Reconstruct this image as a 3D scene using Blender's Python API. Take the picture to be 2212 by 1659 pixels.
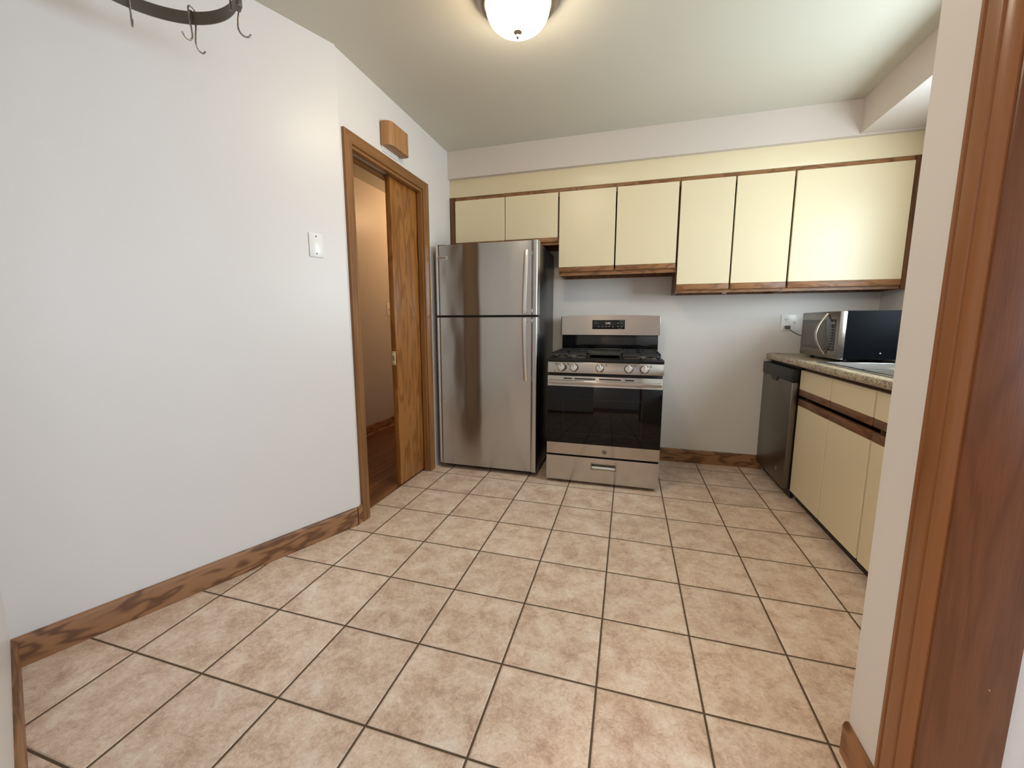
import bpy, bmesh, math, random
from mathutils import Vector, Matrix
random.seed(4)
for o in list(bpy.data.objects): bpy.data.objects.remove(o)
sc = bpy.context.scene
COL = sc.collection
PI = math.pi
R = math.radians

# ---------------------------------------------------------------- camera, world, lights, exposure
W_, H_ = 2212, 1659
cd = bpy.data.cameras.new('camera'); cam = bpy.data.objects.new('camera', cd); COL.objects.link(cam)
cd.sensor_width = 36; cd.lens = 876.86 / W_ * 36; cd.clip_start = 0.02
cd.shift_x = 7.05 / W_; cd.shift_y = -12.18 / W_
yaw, pit, rol = -0.2847, -0.1364, 0.0005
fw = Vector((math.sin(yaw) * math.cos(pit), math.cos(yaw) * math.cos(pit), math.sin(pit)))
rt = Vector((math.cos(yaw), -math.sin(yaw), 0)); dn = fw.cross(rt)
r2 = math.cos(rol) * rt + math.sin(rol) * dn; d2 = -math.sin(rol) * rt + math.cos(rol) * dn
m = Matrix((r2, -d2, -fw)).transposed().to_4x4(); m.translation = Vector((0.0547, -2.7127, 1.1344))
cam.matrix_world = m
sc.camera = cam

w = bpy.data.worlds.new('sky'); sc.world = w; w.use_nodes = True
w.node_tree.nodes['Background'].inputs[0].default_value = (0.62, 0.78, 1.0, 1)
w.node_tree.nodes['Background'].inputs[1].default_value = 1.2

def area_light(name, loc, rot, sx, sy, power, col):
    l = bpy.data.lights.new(name, 'AREA'); l.shape = 'RECTANGLE'; l.size = sx; l.size_y = sy
    l.energy = power; l.color = col
    o = bpy.data.objects.new(name, l); COL.objects.link(o); o.location = loc; o.rotation_euler = rot
    return o
COOL = (0.62, 0.77, 1.0)
area_light('window_daylight', (1.78, -0.60, 1.60), (0, R(90), 0), 0.90, 0.86, 32, (0.74, 0.90, 1.0))
area_light('far_window_daylight', (3.38, -4.4, 1.35), (0, R(90), 0), 1.4, 1.3, 32, COOL)
area_light('far_window_daylight', (3.38, -2.7, 1.35), (0, R(90), 0), 1.4, 1.1, 22, COOL)
hl = bpy.data.lights.new('hall_lamp', 'POINT'); hl.energy = 13; hl.color = (1.0, 0.66, 0.36); hl.shadow_soft_size = 0.08
ho = bpy.data.objects.new('hall_lamp', hl); COL.objects.link(ho); ho.location = (-1.80, 1.55, 2.33)
rl = bpy.data.lights.new('rear_fill_light', 'POINT'); rl.energy = 85; rl.color = (1.0, 0.92, 0.82); rl.shadow_soft_size = 0.15  # added unseen fill behind the camera, brightens partition end, jamb and floor
ro = bpy.data.objects.new('rear_fill_light', rl); COL.objects.link(ro); ro.location = (-1.3, -4.3, 2.2)
LAMP_STRENGTH = 34.5
LAMP_COL = (1.0, 0.86, 0.66, 1)

sc.view_settings.view_transform = 'Standard'; sc.view_settings.look = 'None'
sc.view_settings.exposure = 0.20; sc.view_settings.gamma = 1.0; sc.view_settings.use_curve_mapping = False

# ---------------------------------------------------------------- materials
def s2l(c): return tuple(((v / 255) / 12.92 if v / 255 <= 0.04045 else ((v / 255 + 0.055) / 1.055) ** 2.4) for v in c)
def mat(name, rgb=None, rough=0.5, metal=0.0, spec=0.5, **kw):
    m_ = bpy.data.materials.new(name); m_.use_nodes = True
    b = m_.node_tree.nodes['Principled BSDF']
    if rgb: b.inputs['Base Color'].default_value = (*s2l(rgb), 1)
    b.inputs['Roughness'].default_value = rough; b.inputs['Metallic'].default_value = metal
    b.inputs['Specular IOR Level'].default_value = spec
    for k, v in kw.items(): b.inputs[k.replace('_', ' ')].default_value = v
    return m_
class NT:
    def __init__(s, m_): s.t = m_.node_tree; s.b = s.t.nodes['Principled BSDF']
    def n(s, ty, **kw):
        x = s.t.nodes.new(ty)
        for k, v in kw.items(): setattr(x, k, v)
        return x
    def l(s, a, b): s.t.links.new(a, b)
    def math(s, op, a, b=None, c=None):
        x = s.n('ShaderNodeMath', operation=op)
        for i, v in enumerate((a, b, c)):
            if v is None: continue
            if isinstance(v, (int, float)): x.inputs[i].default_value = v
            else: s.l(v, x.inputs[i])
        return x.outputs[0]
    def noise(s, vec, scale, detail=3, rough=0.5, dist=0.0):
        x = s.n('ShaderNodeTexNoise'); x.inputs['Scale'].default_value = scale; x.inputs['Detail'].default_value = detail
        x.inputs['Roughness'].default_value = rough; x.inputs['Distortion'].default_value = dist
        s.l(vec, x.inputs['Vector']); return x.outputs['Fac']
    def mapping(s, scale=(1, 1, 1), loc=(0, 0, 0), coord='Object'):
        tc = s.n('ShaderNodeTexCoord'); mp = s.n('ShaderNodeMapping'); mp.inputs['Scale'].default_value = scale
        mp.inputs['Location'].default_value = loc
        s.l(tc.outputs[coord], mp.inputs['Vector']); return mp.outputs[0]
    def ramp(s, fac, stops):
        x = s.n('ShaderNodeValToRGB'); e = x.color_ramp.elements
        while len(e) < len(stops): e.new(0.5)
        for el, (p, c) in zip(e, stops): el.position = p; el.color = (*s2l(c), 1) if len(c) == 3 else c
        s.l(fac, x.inputs[0]); return x.outputs[0]
    def bump(s, h, strength=0.2, dist=0.01):
        x = s.n('ShaderNodeBump'); x.inputs['Strength'].default_value = strength; x.inputs['Distance'].default_value = dist
        s.l(h, x.inputs['Height']); s.l(x.outputs[0], s.b.inputs['Normal'])
    def mix(s, f, a, b, mode='MIX'):
        x = s.n('ShaderNodeMix', data_type='RGBA', blend_type=mode)
        for i, v in ((0, f), (6, a), (7, b)):
            if isinstance(v, (int, float)): x.inputs[i].default_value = v
            elif isinstance(v, tuple): x.inputs[i].default_value = (*s2l(v), 1)
            else: s.l(v, x.inputs[i])
        return x.outputs[2]

def paint(name, rgb, rough=0.42, bump=0.03):
    m_ = mat(name, rgb, rough, spec=0.35); t = NT(m_); v = t.mapping()
    t.bump(t.noise(v, 90, 3), bump, 0.004)
    f = t.noise(v, 0.9, 2); c = t.mix(f, tuple(max(0, q - 3) for q in rgb), tuple(min(255, q + 3) for q in rgb)); t.l(c, t.b.inputs['Base Color'])
    return m_
def wood(name, light, dark, axis='x', rings=9, rough=0.38, contrast=1.0, scale=1.0, pore=0.35, along=1.1):
    """grain runs along the object's own axis"""
    m_ = mat(name, light, rough, spec=0.45); t = NT(m_)
    A, X = along * scale, 9.0 * scale
    sv = [X, X, X]; sv['xyz'.index(axis)] = A
    tc = t.n('ShaderNodeTexCoord'); oi = t.n('ShaderNodeObjectInfo')
    cmb = t.n('ShaderNodeCombineXYZ')
    r_ = t.math('MULTIPLY', oi.outputs['Random'], 7.0)
    for i in range(3): t.l(r_, cmb.inputs[i])
    add = t.n('ShaderNodeVectorMath', operation='ADD'); t.l(tc.outputs['Object'], add.inputs[0]); t.l(cmb.outputs[0], add.inputs[1])
    mp = t.n('ShaderNodeMapping'); mp.inputs['Scale'].default_value = sv; t.l(add.outputs[0], mp.inputs['Vector'])
    n1 = t.noise(mp.outputs[0], 1.0, 2.0, 0.45, 0.35)
    s1 = t.math('SINE', t.math('MULTIPLY', n1, rings * 6.283))
    s1 = t.math('MULTIPLY_ADD', s1, 0.5, 0.5); s1 = t.math('POWER', s1, 2.2)
    mp2 = t.n('ShaderNodeMapping'); sv2 = [260 * scale] * 3; sv2['xyz'.index(axis)] = 7 * scale
    mp2.inputs['Scale'].default_value = sv2; t.l(add.outputs[0], mp2.inputs['Vector'])
    n2 = t.noise(mp2.outputs[0], 1.0, 3.0, 0.6)
    f = t.math('ADD', t.math('MULTIPLY', s1, 0.62 * contrast), t.math('MULTIPLY', t.math('SUBTRACT', n2, 0.35), pore * 1.6))
    c = t.ramp(f, [(0.0, light), (0.45, tuple((a * 0.55 + b * 0.45) for a, b in zip(light, dark))), (1.0, dark)])
    t.l(c, t.b.inputs['Base Color'])
    t.bump(n2, 0.08, 0.002)
    return m_
def steel(name, rgb=(176, 172, 166), rough=0.24, axis='x', aniso=0.0, streak=0.06, wav=0.0):
    m_ = mat(name, rgb, rough, 1.0); t = NT(m_)
    if aniso:
        tg = t.n('ShaderNodeTangent', direction_type='RADIAL', axis='Z'); t.l(tg.outputs[0], t.b.inputs['Tangent'])
        t.b.inputs['Anisotropic'].default_value = aniso; t.b.inputs['Anisotropic Rotation'].default_value = 0.25
    sv = [500, 500, 500]; sv['xyz'.index(axis)] = 1.5
    n = t.noise(t.mapping(sv), 1.0, 2)
    t.l(t.math('MULTIPLY_ADD', n, streak * 2, rough - streak), t.b.inputs['Roughness'])
    if wav:   # bump shaped to place the dark reflection band: dish toward hinge side, soft waves
        tc = t.n('ShaderNodeTexCoord'); sp = t.n('ShaderNodeSeparateXYZ'); t.l(tc.outputs['Object'], sp.inputs[0])
        q = t.n('ShaderNodeMapRange'); t.l(sp.outputs[0], q.inputs[0])
        q.inputs[1].default_value = -0.39; q.inputs[2].default_value = -0.13; q.inputs[3].default_value = 1; q.inputs[4].default_value = 0
        qa = t.math('MULTIPLY', t.math('POWER', q.outputs[0], 2.0), 0.064)
        b2 = t.n('ShaderNodeMapRange', interpolation_type='SMOOTHSTEP'); t.l(sp.outputs[0], b2.inputs[0])
        b2.inputs[1].default_value = -0.17; b2.inputs[2].default_value = -0.02; b2.inputs[3].default_value = 0; b2.inputs[4].default_value = 0.011
        nz = t.noise(t.mapping((7, 7, 2.6)), 1.0, 1.0)
        h = t.math('ADD', t.math('ADD', b2.outputs[0], qa), t.math('MULTIPLY', nz, wav * 0.012))
        x = t.n('ShaderNodeBump'); x.inputs['Strength'].default_value = 1.0; x.inputs['Distance'].default_value = 1.0
        t.l(h, x.inputs['Height']); t.l(x.outputs[0], t.b.inputs['Normal'])
    return m_

M = {}
M['wall'] = paint('wall_paint', (226, 220, 214), 0.36)
M['ceiling'] = paint('ceiling_paint', (210, 204, 188), 0.5)
M['soffit'] = paint('soffit_paint', (212, 200, 190), 0.5)
M['hallwall'] = paint('hall_paint', (214, 202, 190), 0.4)
M['base'] = wood('oak_baseboard', (160, 114, 76), (88, 54, 28), 'x', 5, 0.42, 1.15, 1.6, 0.3, along=2.6)
M['casing'] = wood('oak_casing', (148, 102, 58), (104, 66, 34), 'z', 3, 0.30, 0.6)
M['casing_h'] = wood('oak_casing_head', (148, 102, 58), (104, 66, 34), 'x', 3, 0.30, 0.6)
M['casing_r'] = wood('stained_casing', (146, 96, 58), (106, 64, 34), 'z', 2, 0.28, 0.5, pore=0.2)
M['door'] = wood('birch_door', (160, 106, 52), (106, 62, 24), 'z', 5, 0.26, 0.8, 1.3, along=1.6)
M['trim'] = wood('cabinet_oak', (154, 106, 64), (96, 60, 32), 'x', 5, 0.42, 0.9, 2.0, along=2.4)
M['trim_v'] = wood('cabinet_oak_upright', (112, 72, 38), (68, 40, 20), 'z', 4, 0.45, 1.0, 1.6)
M['trim_y'] = wood('cabinet_oak_deep', (128, 86, 54), (86, 54, 32), 'y', 4, 0.45, 0.9, 2.0, along=2.4)
M['darkwood'] = wood('cabinet_inside', (92, 62, 38), (62, 40, 24), 'x', 3, 0.6, 0.6)
M['hallfloor'] = wood('hall_oak_floor', (120, 74, 44), (84, 48, 26), 'y', 5, 0.30, 0.8, 1.2)
M['cream'] = mat('cream_laminate', (230, 214, 179), 0.33, spec=0.4)
t = NT(M['cream']); t.bump(t.noise(t.mapping(), 220, 2), 0.05, 0.002)
M['creamedge'] = mat('cream_edge', (240, 232, 206), 0.4)
M['steel_v'] = steel('brushed_steel_fridge', (186, 186, 184), 0.26, 'x', aniso=0.6, wav=0.5, streak=0.01)
M['steel'] = steel('brushed_steel', (194, 189, 184), 0.20, 'x', aniso=0.9, streak=0.008)
M['steel_dark'] = steel('dishwasher_steel', (118, 110, 102), 0.33, 'y')
M['steel_mw'] = steel('microwave_steel', (150, 142, 134), 0.28, 'y')
M['sinksteel'] = steel('sink_steel', (190, 190, 190), 0.22, 'y')
M['handle'] = mat('satin_handle', (222, 220, 217), 0.33, 1.0)
M['nickel'] = mat('brushed_nickel', (158, 148, 136), 0.30, 1.0)
M['rackmetal'] = mat('pot_rack_metal', (116, 110, 102), 0.42, 1.0)
M['hookmetal'] = mat('hook_metal', (150, 145, 138), 0.25, 1.0)
M['blackgloss'] = mat('black_gloss', (10, 10, 12), 0.10, spec=0.5)
M['black'] = mat('black_plastic', (20, 20, 21), 0.45)
M['blackmatte'] = mat('black_iron', (30, 29, 29), 0.6)
M['fridgeside'] = mat('textured_black_side', (22, 21, 22), 0.30, spec=0.6)
t = NT(M['fridgeside']); t.bump(t.noise(t.mapping((60, 60, 18)), 1, 3), 0.25, 0.004)
M['ovenglass'] = mat('oven_glass', (7, 6, 7), 0.04, spec=0.33)
M['display'] = mat('display_black', (14, 15, 15), 0.15)
M['mwcase'] = mat('microwave_case', (7, 9, 13), 0.55, spec=0.08)
M['mwglass'] = mat('microwave_window', (58, 52, 48), 0.12)
M['print'] = mat('printed_grey', (128, 130, 126), 0.5)
M['printdark'] = mat('printed_dark', (58, 54, 52), 0.5)
M['white'] = mat('white_plastic', (238, 236, 230), 0.28)
M['whitepaper'] = mat('badge_silver', (205, 202, 198), 0.35, 0.4)
M['dark'] = mat('dark_void', (16, 12, 10), 0.8)
M['darkhole'] = mat('screw_head', (60, 56, 50), 0.4, 0.6)
M['brass'] = mat('brass', (244, 232, 180), 0.3, 0.3)
M['cord'] = mat('grey_cord', (88, 82, 78), 0.5)
M['maple'] = wood('chime_maple', (172, 124, 78), (146, 98, 56), 'z', 3, 0.40, 0.45, 1.6, 0.2)
M['maple_end'] = mat('chime_underside', (128, 88, 50), 0.5)
M['griddle'] = mat('griddle', (48, 46, 45), 0.38)

# floor tile
def tile_material():
    m_ = mat('ceramic_tile', (190, 170, 150), 0.34, spec=0.4); t = NT(m_)
    tc = t.n('ShaderNodeTexCoord'); sep = t.n('ShaderNodeSeparateXYZ'); t.l(tc.outputs['Object'], sep.inputs[0])
    u = t.math('DIVIDE', sep.outputs[0], 0.31); v = t.math('DIVIDE', sep.outputs[1], 0.31)
    fu = t.math('FRACT', u); fv = t.math('FRACT', v)
    du = t.math('MINIMUM', fu, t.math('SUBTRACT', 1.0, fu)); dv = t.math('MINIMUM', fv, t.math('SUBTRACT', 1.0, fv))
    d = t.math('MINIMUM', du, dv)
    g = t.n('ShaderNodeMapRange'); g.inputs[1].default_value = 0.0085; g.inputs[2].default_value = 0.0125; t.l(d, g.inputs[0])
    edge = t.n('ShaderNodeMapRange'); edge.inputs[1].default_value = 0.009; edge.inputs[2].default_value = 0.022; t.l(d, edge.inputs[0])
    cell = t.n('ShaderNodeCombineXYZ'); t.l(t.math('FLOOR', u), cell.inputs[0]); t.l(t.math('FLOOR', v), cell.inputs[1])
    wn = t.n('ShaderNodeTexWhiteNoise', noise_dimensions='2D'); t.l(cell.outputs[0], wn.inputs['Vector'])
    sc_ = t.n('ShaderNodeVectorMath', operation='SCALE'); t.l(wn.outputs['Color'], sc_.inputs[0]); sc_.inputs['Scale'].default_value = 9.0
    add = t.n('ShaderNodeVectorMath', operation='ADD'); t.l(tc.outputs['Object'], add.inputs[0]); t.l(sc_.outputs[0], add.inputs[1])
    big = t.noise(add.outputs[0], 11, 3, 0.6, 0.4); fine = t.noise(add.outputs[0], 60, 5, 0.75, 0.8); vf = t.noise(add.outputs[0], 170, 2, 0.6)
    f = t.math('ADD', t.math('MULTIPLY', big, 0.50), t.math('MULTIPLY', fine, 0.50))
    f = t.math('ADD', f, t.math('MULTIPLY', t.math('SUBTRACT', vf, 0.5), 0.16))
    c = t.ramp(f, [(0.34, (192, 158, 136)), (0.44, (216, 186, 162)), (0.53, (233, 207, 184)), (0.66, (247, 231, 214))])
    tint = t.math('MULTIPLY_ADD', wn.outputs['Value'], 0.10, 0.95)
    hsv = t.n('ShaderNodeHueSaturation'); t.l(c, hsv.inputs['Color']); t.l(tint, hsv.inputs['Value'])
    grout = t.mix(t.noise(tc.outputs['Object'], 60, 2), (84, 66, 48), (104, 84, 62))
    t.l(t.mix(g.outputs[0], grout, hsv.outputs[0]), t.b.inputs['Base Color'])
    t.l(t.math('SUBTRACT', 0.85, t.math('MULTIPLY', g.outputs[0], 0.50)), t.b.inputs['Roughness'])
    h = t.math('ADD', t.math('MULTIPLY', edge.outputs[0], 1.0), t.math('MULTIPLY', fine, 0.10))
    t.bump(h, 0.55, 0.004)
    return m_
M['tile'] = tile_material()
def granite():
    m_ = mat('granite_laminate', (190, 175, 150), 0.32); t = NT(m_); v = t.mapping((1, 1, 1))
    a = t.noise(v, 55, 5, 0.7, 1.2)
    c = t.ramp(a, [(0.36, (92, 76, 60)), (0.45, (150, 132, 106)), (0.55, (190, 174, 146)), (0.68, (212, 198, 172))])
    t.l(c, t.b.inputs['Base Color']); return m_
M['granite'] = granite()
def scuffed():
    m_ = wood('scuffed_jamb_wood', (120, 75, 46), (86, 49, 26), 'z', 5, 0.34, 0.5, 1.6, 0.5)
    t = NT(m_); v = t.mapping((1, 1, 1))
    n = t.n('ShaderNodeTexVoronoi'); n.inputs['Scale'].default_value = 22; t.l(v, n.inputs['Vector'])
    f = t.math('LESS_THAN', n.outputs['Distance'], 0.055)
    base = t.b.inputs['Base Color'].links[0].from_socket
    keep = t.math('GREATER_THAN', t.noise(v, 5, 1), 0.56)
    t.l(t.mix(t.math('MULTIPLY', f, keep), base, (206, 170, 136)), t.b.inputs['Base Color'])
    return m_
M['jamb'] = scuffed()
def emit(name, col, st):
    m_ = bpy.data.materials.new(name); m_.use_nodes = True; b = m_.node_tree.nodes['Principled BSDF']
    b.inputs['Base Color'].default_value = (0.9, 0.88, 0.82, 1); b.inputs['Roughness'].default_value = 0.25
    b.inputs['Emission Color'].default_value = col; b.inputs['Emission Strength'].default_value = st
    return m_
M['glow'] = emit('lamp_glass', LAMP_COL, LAMP_STRENGTH)
M['bezel'] = mat('knob_bezel', (84, 78, 72), 0.35, 1.0)
M['digits'] = emit('clock_digits', (0.55, 0.62, 0.5, 1), 0.1)

# ---------------------------------------------------------------- mesh helpers
def box(bm, x0, x1, y0, y1, z0, z1, bev=0.0, seg=2):
    t_ = bmesh.new(); v = [t_.verts.new((x, y, z)) for x in (x0, x1) for y in (y0, y1) for z in (z0, z1)]
    for f in ((0, 1, 3, 2), (4, 6, 7, 5), (0, 4, 5, 1), (2, 3, 7, 6), (0, 2, 6, 4), (1, 5, 7, 3)): t_.faces.new([v[i] for i in f])
    bmesh.ops.recalc_face_normals(t_, faces=t_.faces)
    if bev: bmesh.ops.bevel(t_, geom=t_.edges[:], offset=bev, segments=seg, profile=0.5, affect='EDGES')
    me = bpy.data.meshes.new('t'); t_.to_mesh(me); t_.free(); bm.from_mesh(me); bpy.data.meshes.remove(me)
    return bm
def Box(*a, **k): return box(bmesh.new(), *a, **k)
def prism(bm, pts, axis, a0, a1, bev=0.0):
    """pts: 2D outline in the two other axes (in xyz order), extruded from a0 to a1 along axis"""
    t_ = bmesh.new(); i = 'xyz'.index(axis)
    def P(p, a): q = list(p); q.insert(i, a); return q
    A = [t_.verts.new(P(p, a0)) for p in pts]; B = [t_.verts.new(P(p, a1)) for p in pts]
    t_.faces.new(A); t_.faces.new(B[::-1])
    n = len(pts)
    for k in range(n): t_.faces.new((A[k], B[k], B[(k + 1) % n], A[(k + 1) % n]))
    bmesh.ops.recalc_face_normals(t_, faces=t_.faces)
    if bev: bmesh.ops.bevel(t_, geom=t_.edges[:], offset=bev, segments=2, profile=0.5, affect='EDGES')
    me = bpy.data.meshes.new('t'); t_.to_mesh(me); t_.free(); bm.from_mesh(me); bpy.data.meshes.remove(me)
    return bm
def lathe(bm, prof, c, axis='z', n=48):
    """prof: (radius, height) pairs; axis: direction of height"""
    rings = []
    for r_, h in prof:
        ring = []
        for k in range(n):
            a = 2 * PI * k / n; u, v = r_ * math.cos(a), r_ * math.sin(a)
            p = {'z': (u, v, h), 'y': (u, h, v), 'x': (h, u, v)}[axis]
            ring.append(bm.verts.new((c[0] + p[0], c[1] + p[1], c[2] + p[2])))
        rings.append(ring)
    for a, b in zip(rings, rings[1:]):
        for k in range(n): bm.faces.new((a[k], a[(k + 1) % n], b[(k + 1) % n], b[k]))
    bm.faces.new(rings[0]); bm.faces.new(rings[-1][::-1])
    bmesh.ops.recalc_face_normals(bm, faces=bm.faces)
    return bm
def tube(bm, pts, r_, n=10, flat=None):
    """sweep a circle (or an ellipse: flat=(normal, rn, rb)) along pts"""
    pts = [Vector(p) for p in pts]; rings = []; up = Vector((0, 0, 1))
    for i, p in enumerate(pts):
        tg = (pts[min(i + 1, len(pts) - 1)] - pts[max(i - 1, 0)]).normalized()
        if flat: nn = Vector(flat[0]); ra, rb = flat[1], flat[2]
        else: nn = up; ra = rb = r_
        s = tg.cross(nn)
        if s.length < 0.05: s = tg.cross(Vector((1, 0.3, 0)))
        s.normalize(); q = s.cross(tg).normalized(); up = q if not flat else up
        rings.append([bm.verts.new(p + s * math.cos(2 * PI * k / n) * rb + q * math.sin(2 * PI * k / n) * ra) for k in range(n)])
    for a, b in zip(rings, rings[1:]):
        for k in range(n): bm.faces.new((a[k], a[(k + 1) % n], b[(k + 1) % n], b[k]))
    bm.faces.new(rings[0]); bm.faces.new(rings[-1][::-1])
    bmesh.ops.recalc_face_normals(bm, faces=bm.faces)
    return bm
def smooth(me, ang=35):
    for p in me.polygons: p.use_smooth = True
    try: me.set_sharp_from_angle(angle=R(ang))
    except Exception: pass
def obj2(name, layers, parent=None, **k):
    """one mesh with a material per layer"""
    base = bmesh.new(); mats = []
    for i, (b, m_) in enumerate(layers):
        for f in b.faces: f.material_index = i
        me = bpy.data.meshes.new('t'); b.to_mesh(me); b.free(); base.from_mesh(me); bpy.data.meshes.remove(me); mats.append(m_)
    return obj(name, base, mats, parent, **k)
ORG = {}
def obj(name, bm, material, parent=None, sm=True, label=None):
    """link a bmesh (world coordinates) as one object; under its parent it stays in place"""
    me = bpy.data.meshes.new(name); org = ORG.get(parent.name, Vector()) if parent else Vector()
    if org.length: bmesh.ops.translate(bm, verts=bm.verts, vec=-org)
    bm.to_mesh(me); bm.free()
    for q in (material if isinstance(material, (list, tuple)) else [material]): me.materials.append(q)
    if sm: smooth(me)
    o = bpy.data.objects.new(name, me); COL.objects.link(o)
    if parent: o.parent = parent; ORG[o.name] = org
    if label: o['label'] = label
    return o
def thing(name, loc, label, cat, group=None):
    o = bpy.data.objects.new(name, None); COL.objects.link(o); o.location = loc; o.empty_display_size = 0.1
    ORG[o.name] = Vector(loc); o['label'] = label; o['category'] = cat
    if group: o['group'] = group
    return o
def tag(o, label, cat, group=None):
    o['label'] = label; o['category'] = cat
    if group: o['group'] = group
    return o
def struct(name, bm, material, label=None, parent=None, cat=None):
    o = obj(name, bm, material, parent)
    if not parent: o['kind'] = 'structure'
    if label: o['label'] = label
    if not parent and cat: o['category'] = cat
    return o
def text_bm(s, size, loc, rot, extrude=0.0004, align='CENTER'):
    cu = bpy.data.curves.new('txt', 'FONT'); cu.body = s; cu.size = size; cu.extrude = extrude; cu.align_x = align; cu.align_y = 'CENTER'
    cu.resolution_u = 2
    o = bpy.data.objects.new('txt', cu); COL.objects.link(o)
    bpy.context.view_layer.update()
    me = bpy.data.meshes.new_from_object(o.evaluated_get(bpy.context.evaluated_depsgraph_get()))
    bm = bmesh.new(); bm.from_mesh(me); bpy.data.meshes.remove(me)
    bpy.data.objects.remove(o); bpy.data.curves.remove(cu)
    mm = Matrix.Translation(loc) @ rot.to_4x4(); bmesh.ops.transform(bm, matrix=mm, verts=bm.verts)
    return bm
ROT_FRONT = Matrix.Rotation(R(90), 3, 'X')                       # faces -y
ROT_LEFT = Matrix.Rotation(R(-90), 3, 'Z') @ Matrix.Rotation(R(90), 3, 'X')   # faces -x
def join(a, b):
    me = bpy.data.meshes.new('t'); b.to_mesh(me); b.free(); a.from_mesh(me); bpy.data.meshes.remove(me); return a

# ---------------------------------------------------------------- room shell
CZ = 2.478; XW = -1.38; YB = 0.775; XR = 1.73
bm = Box(-1.43, XR + 0.12, -3.2, YB + 0.12, -0.05, 0); box(bm, -2.0, -1.43, -3.2, -0.87, -0.05, 0)
struct('floor', bm, M['tile'], 'beige mottled ceramic tile floor with dark brown grout', cat='floor')
bm = Box(-1.56, -1.43, -0.86, 0.9, -0.05, 0.006, 0.003)
struct('trim_1', bm, M['hallfloor'], 'oak threshold board in the pocket doorway', cat='threshold')
bm = bmesh.new()
x = -2.56
while x < -1.565:
    box(bm, x + 0.0008, min(x + 0.057, -1.561) - 0.0008, -0.86, 3.2, -0.05, 0.004, 0.001, 1); x += 0.057
struct('floor', bm, M['hallfloor'], 'oak strip floor of the hallway beyond the doorway', cat='floor')
struct('floor', Box(-3.2, 3.4, -6.1, -3.2, -0.06, -0.002), M['hallfloor'], cat='floor')
struct('floor', Box(XR + 0.12, 3.4, -3.2, -1.66, -0.06, -0.002), M['hallfloor'], cat='floor')
struct('floor', Box(-3.2, -2.0, -3.2, -0.98, -0.06, -0.002), M['hallfloor'], cat='floor')
struct('ceiling', Box(-3.3, 3.5, -6.2, 3.3, CZ, CZ + 0.1), M['ceiling'], 'plain off-white painted ceiling', cat='ceiling')

# left wall with the pocket doorway
bm = Box(-1.50, XW, -0.875, -0.765, 0, CZ)
box(bm, -1.50, XW, -0.765, 0.005, 2.062, CZ)
box(bm, -1.41, XW, 0.005, YB, 0, CZ)
box(bm, -1.50, -1.468, 0.005, YB, 0, CZ)
box(bm, -1.468, -1.41, 0.46, YB, 0, CZ); box(bm, -1.468, -1.41, 0.005, 0.46, 2.062, CZ)
box(bm, -1.50, XW, YB, 3.2, 0, CZ)
struct('wall_left', bm, M['wall'], 'white wall holding the pocket doorway', cat='wall')
# diagonal wall (own frame: local x along the wall from the bend toward the camera, local y into the room)
AD = R(67.5)
def frame_obj(o, origin, ang): o.location = origin; o.rotation_euler = (0, 0, ang); return o
# direction from the bend toward the near corner
dirD = Vector((-math.cos(AD), -math.sin(AD), 0)); LD = 1.237
cornerD = Vector((XW, -0.875, 0)) + dirD * LD
def diag(bm, name, material, label=None, cat=None):
    o = struct(name, bm, material, label, cat=cat); return frame_obj(o, (XW, -0.875, 0), AD + PI)
# local +x = dirD; local +y = direction rotated +90 = (sin, -cos) -> points into the room
diag(Box(-0.02, LD + 0.12, -0.12, 0, 0, CZ), 'wall_diagonal', M['wall'], 'long angled white wall left of the doorway', 'wall')
def base_profile(h=0.105, t_=0.013): return [(0, 0), (t_, 0), (t_, h - 0.012), (t_ - 0.003, h - 0.004), (t_ - 0.007, h), (0, h)]
diag(prism(bmesh.new(), base_profile(), 'x', 0.0, LD - 0.0), 'baseboard_left', M['base'], 'grained oak baseboard along the angled wall', 'baseboard')
o = struct('baseboard_left', prism(bmesh.new(), [(y_ , z_) for y_, z_ in base_profile()], 'x', 0.0, 0.038), M['base'], cat='baseboard')
o.location = (XW, -0.832, 0); o.rotation_euler = (0, 0, R(-90))
# side wall at the near corner, perpendicular to the diagonal one
AS = AD - R(90)
def sidew(bm, name, material, label=None, cat=None):
    o = struct(name, bm, material, label, cat=cat); return frame_obj(o, cornerD, AS)
sidew(Box(-0.12, 1.45, -0.12, 0, 0, CZ), 'wall_side', M['wall'], 'short white wall at the near left corner', 'wall')
sidew(prism(bmesh.new(), base_profile(), 'x', 0.013, 1.45), 'baseboard_side', M['base'], 'oak baseboard under the short near left wall', 'baseboard')
# back wall
struct('wall_back', Box(XW, XR + 0.12, YB, YB + 0.12, 0, CZ), M['wall'], 'white wall behind the range', cat='wall')
o = struct('baseboard_back', prism(bmesh.new(), base_profile(0.108), 'x', 0, 1.72), M['base'], 'oak baseboard along the back wall beside the range', cat='baseboard')
o.location = (1.09, YB, 0); o.rotation_euler = (0, 0, PI)
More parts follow.
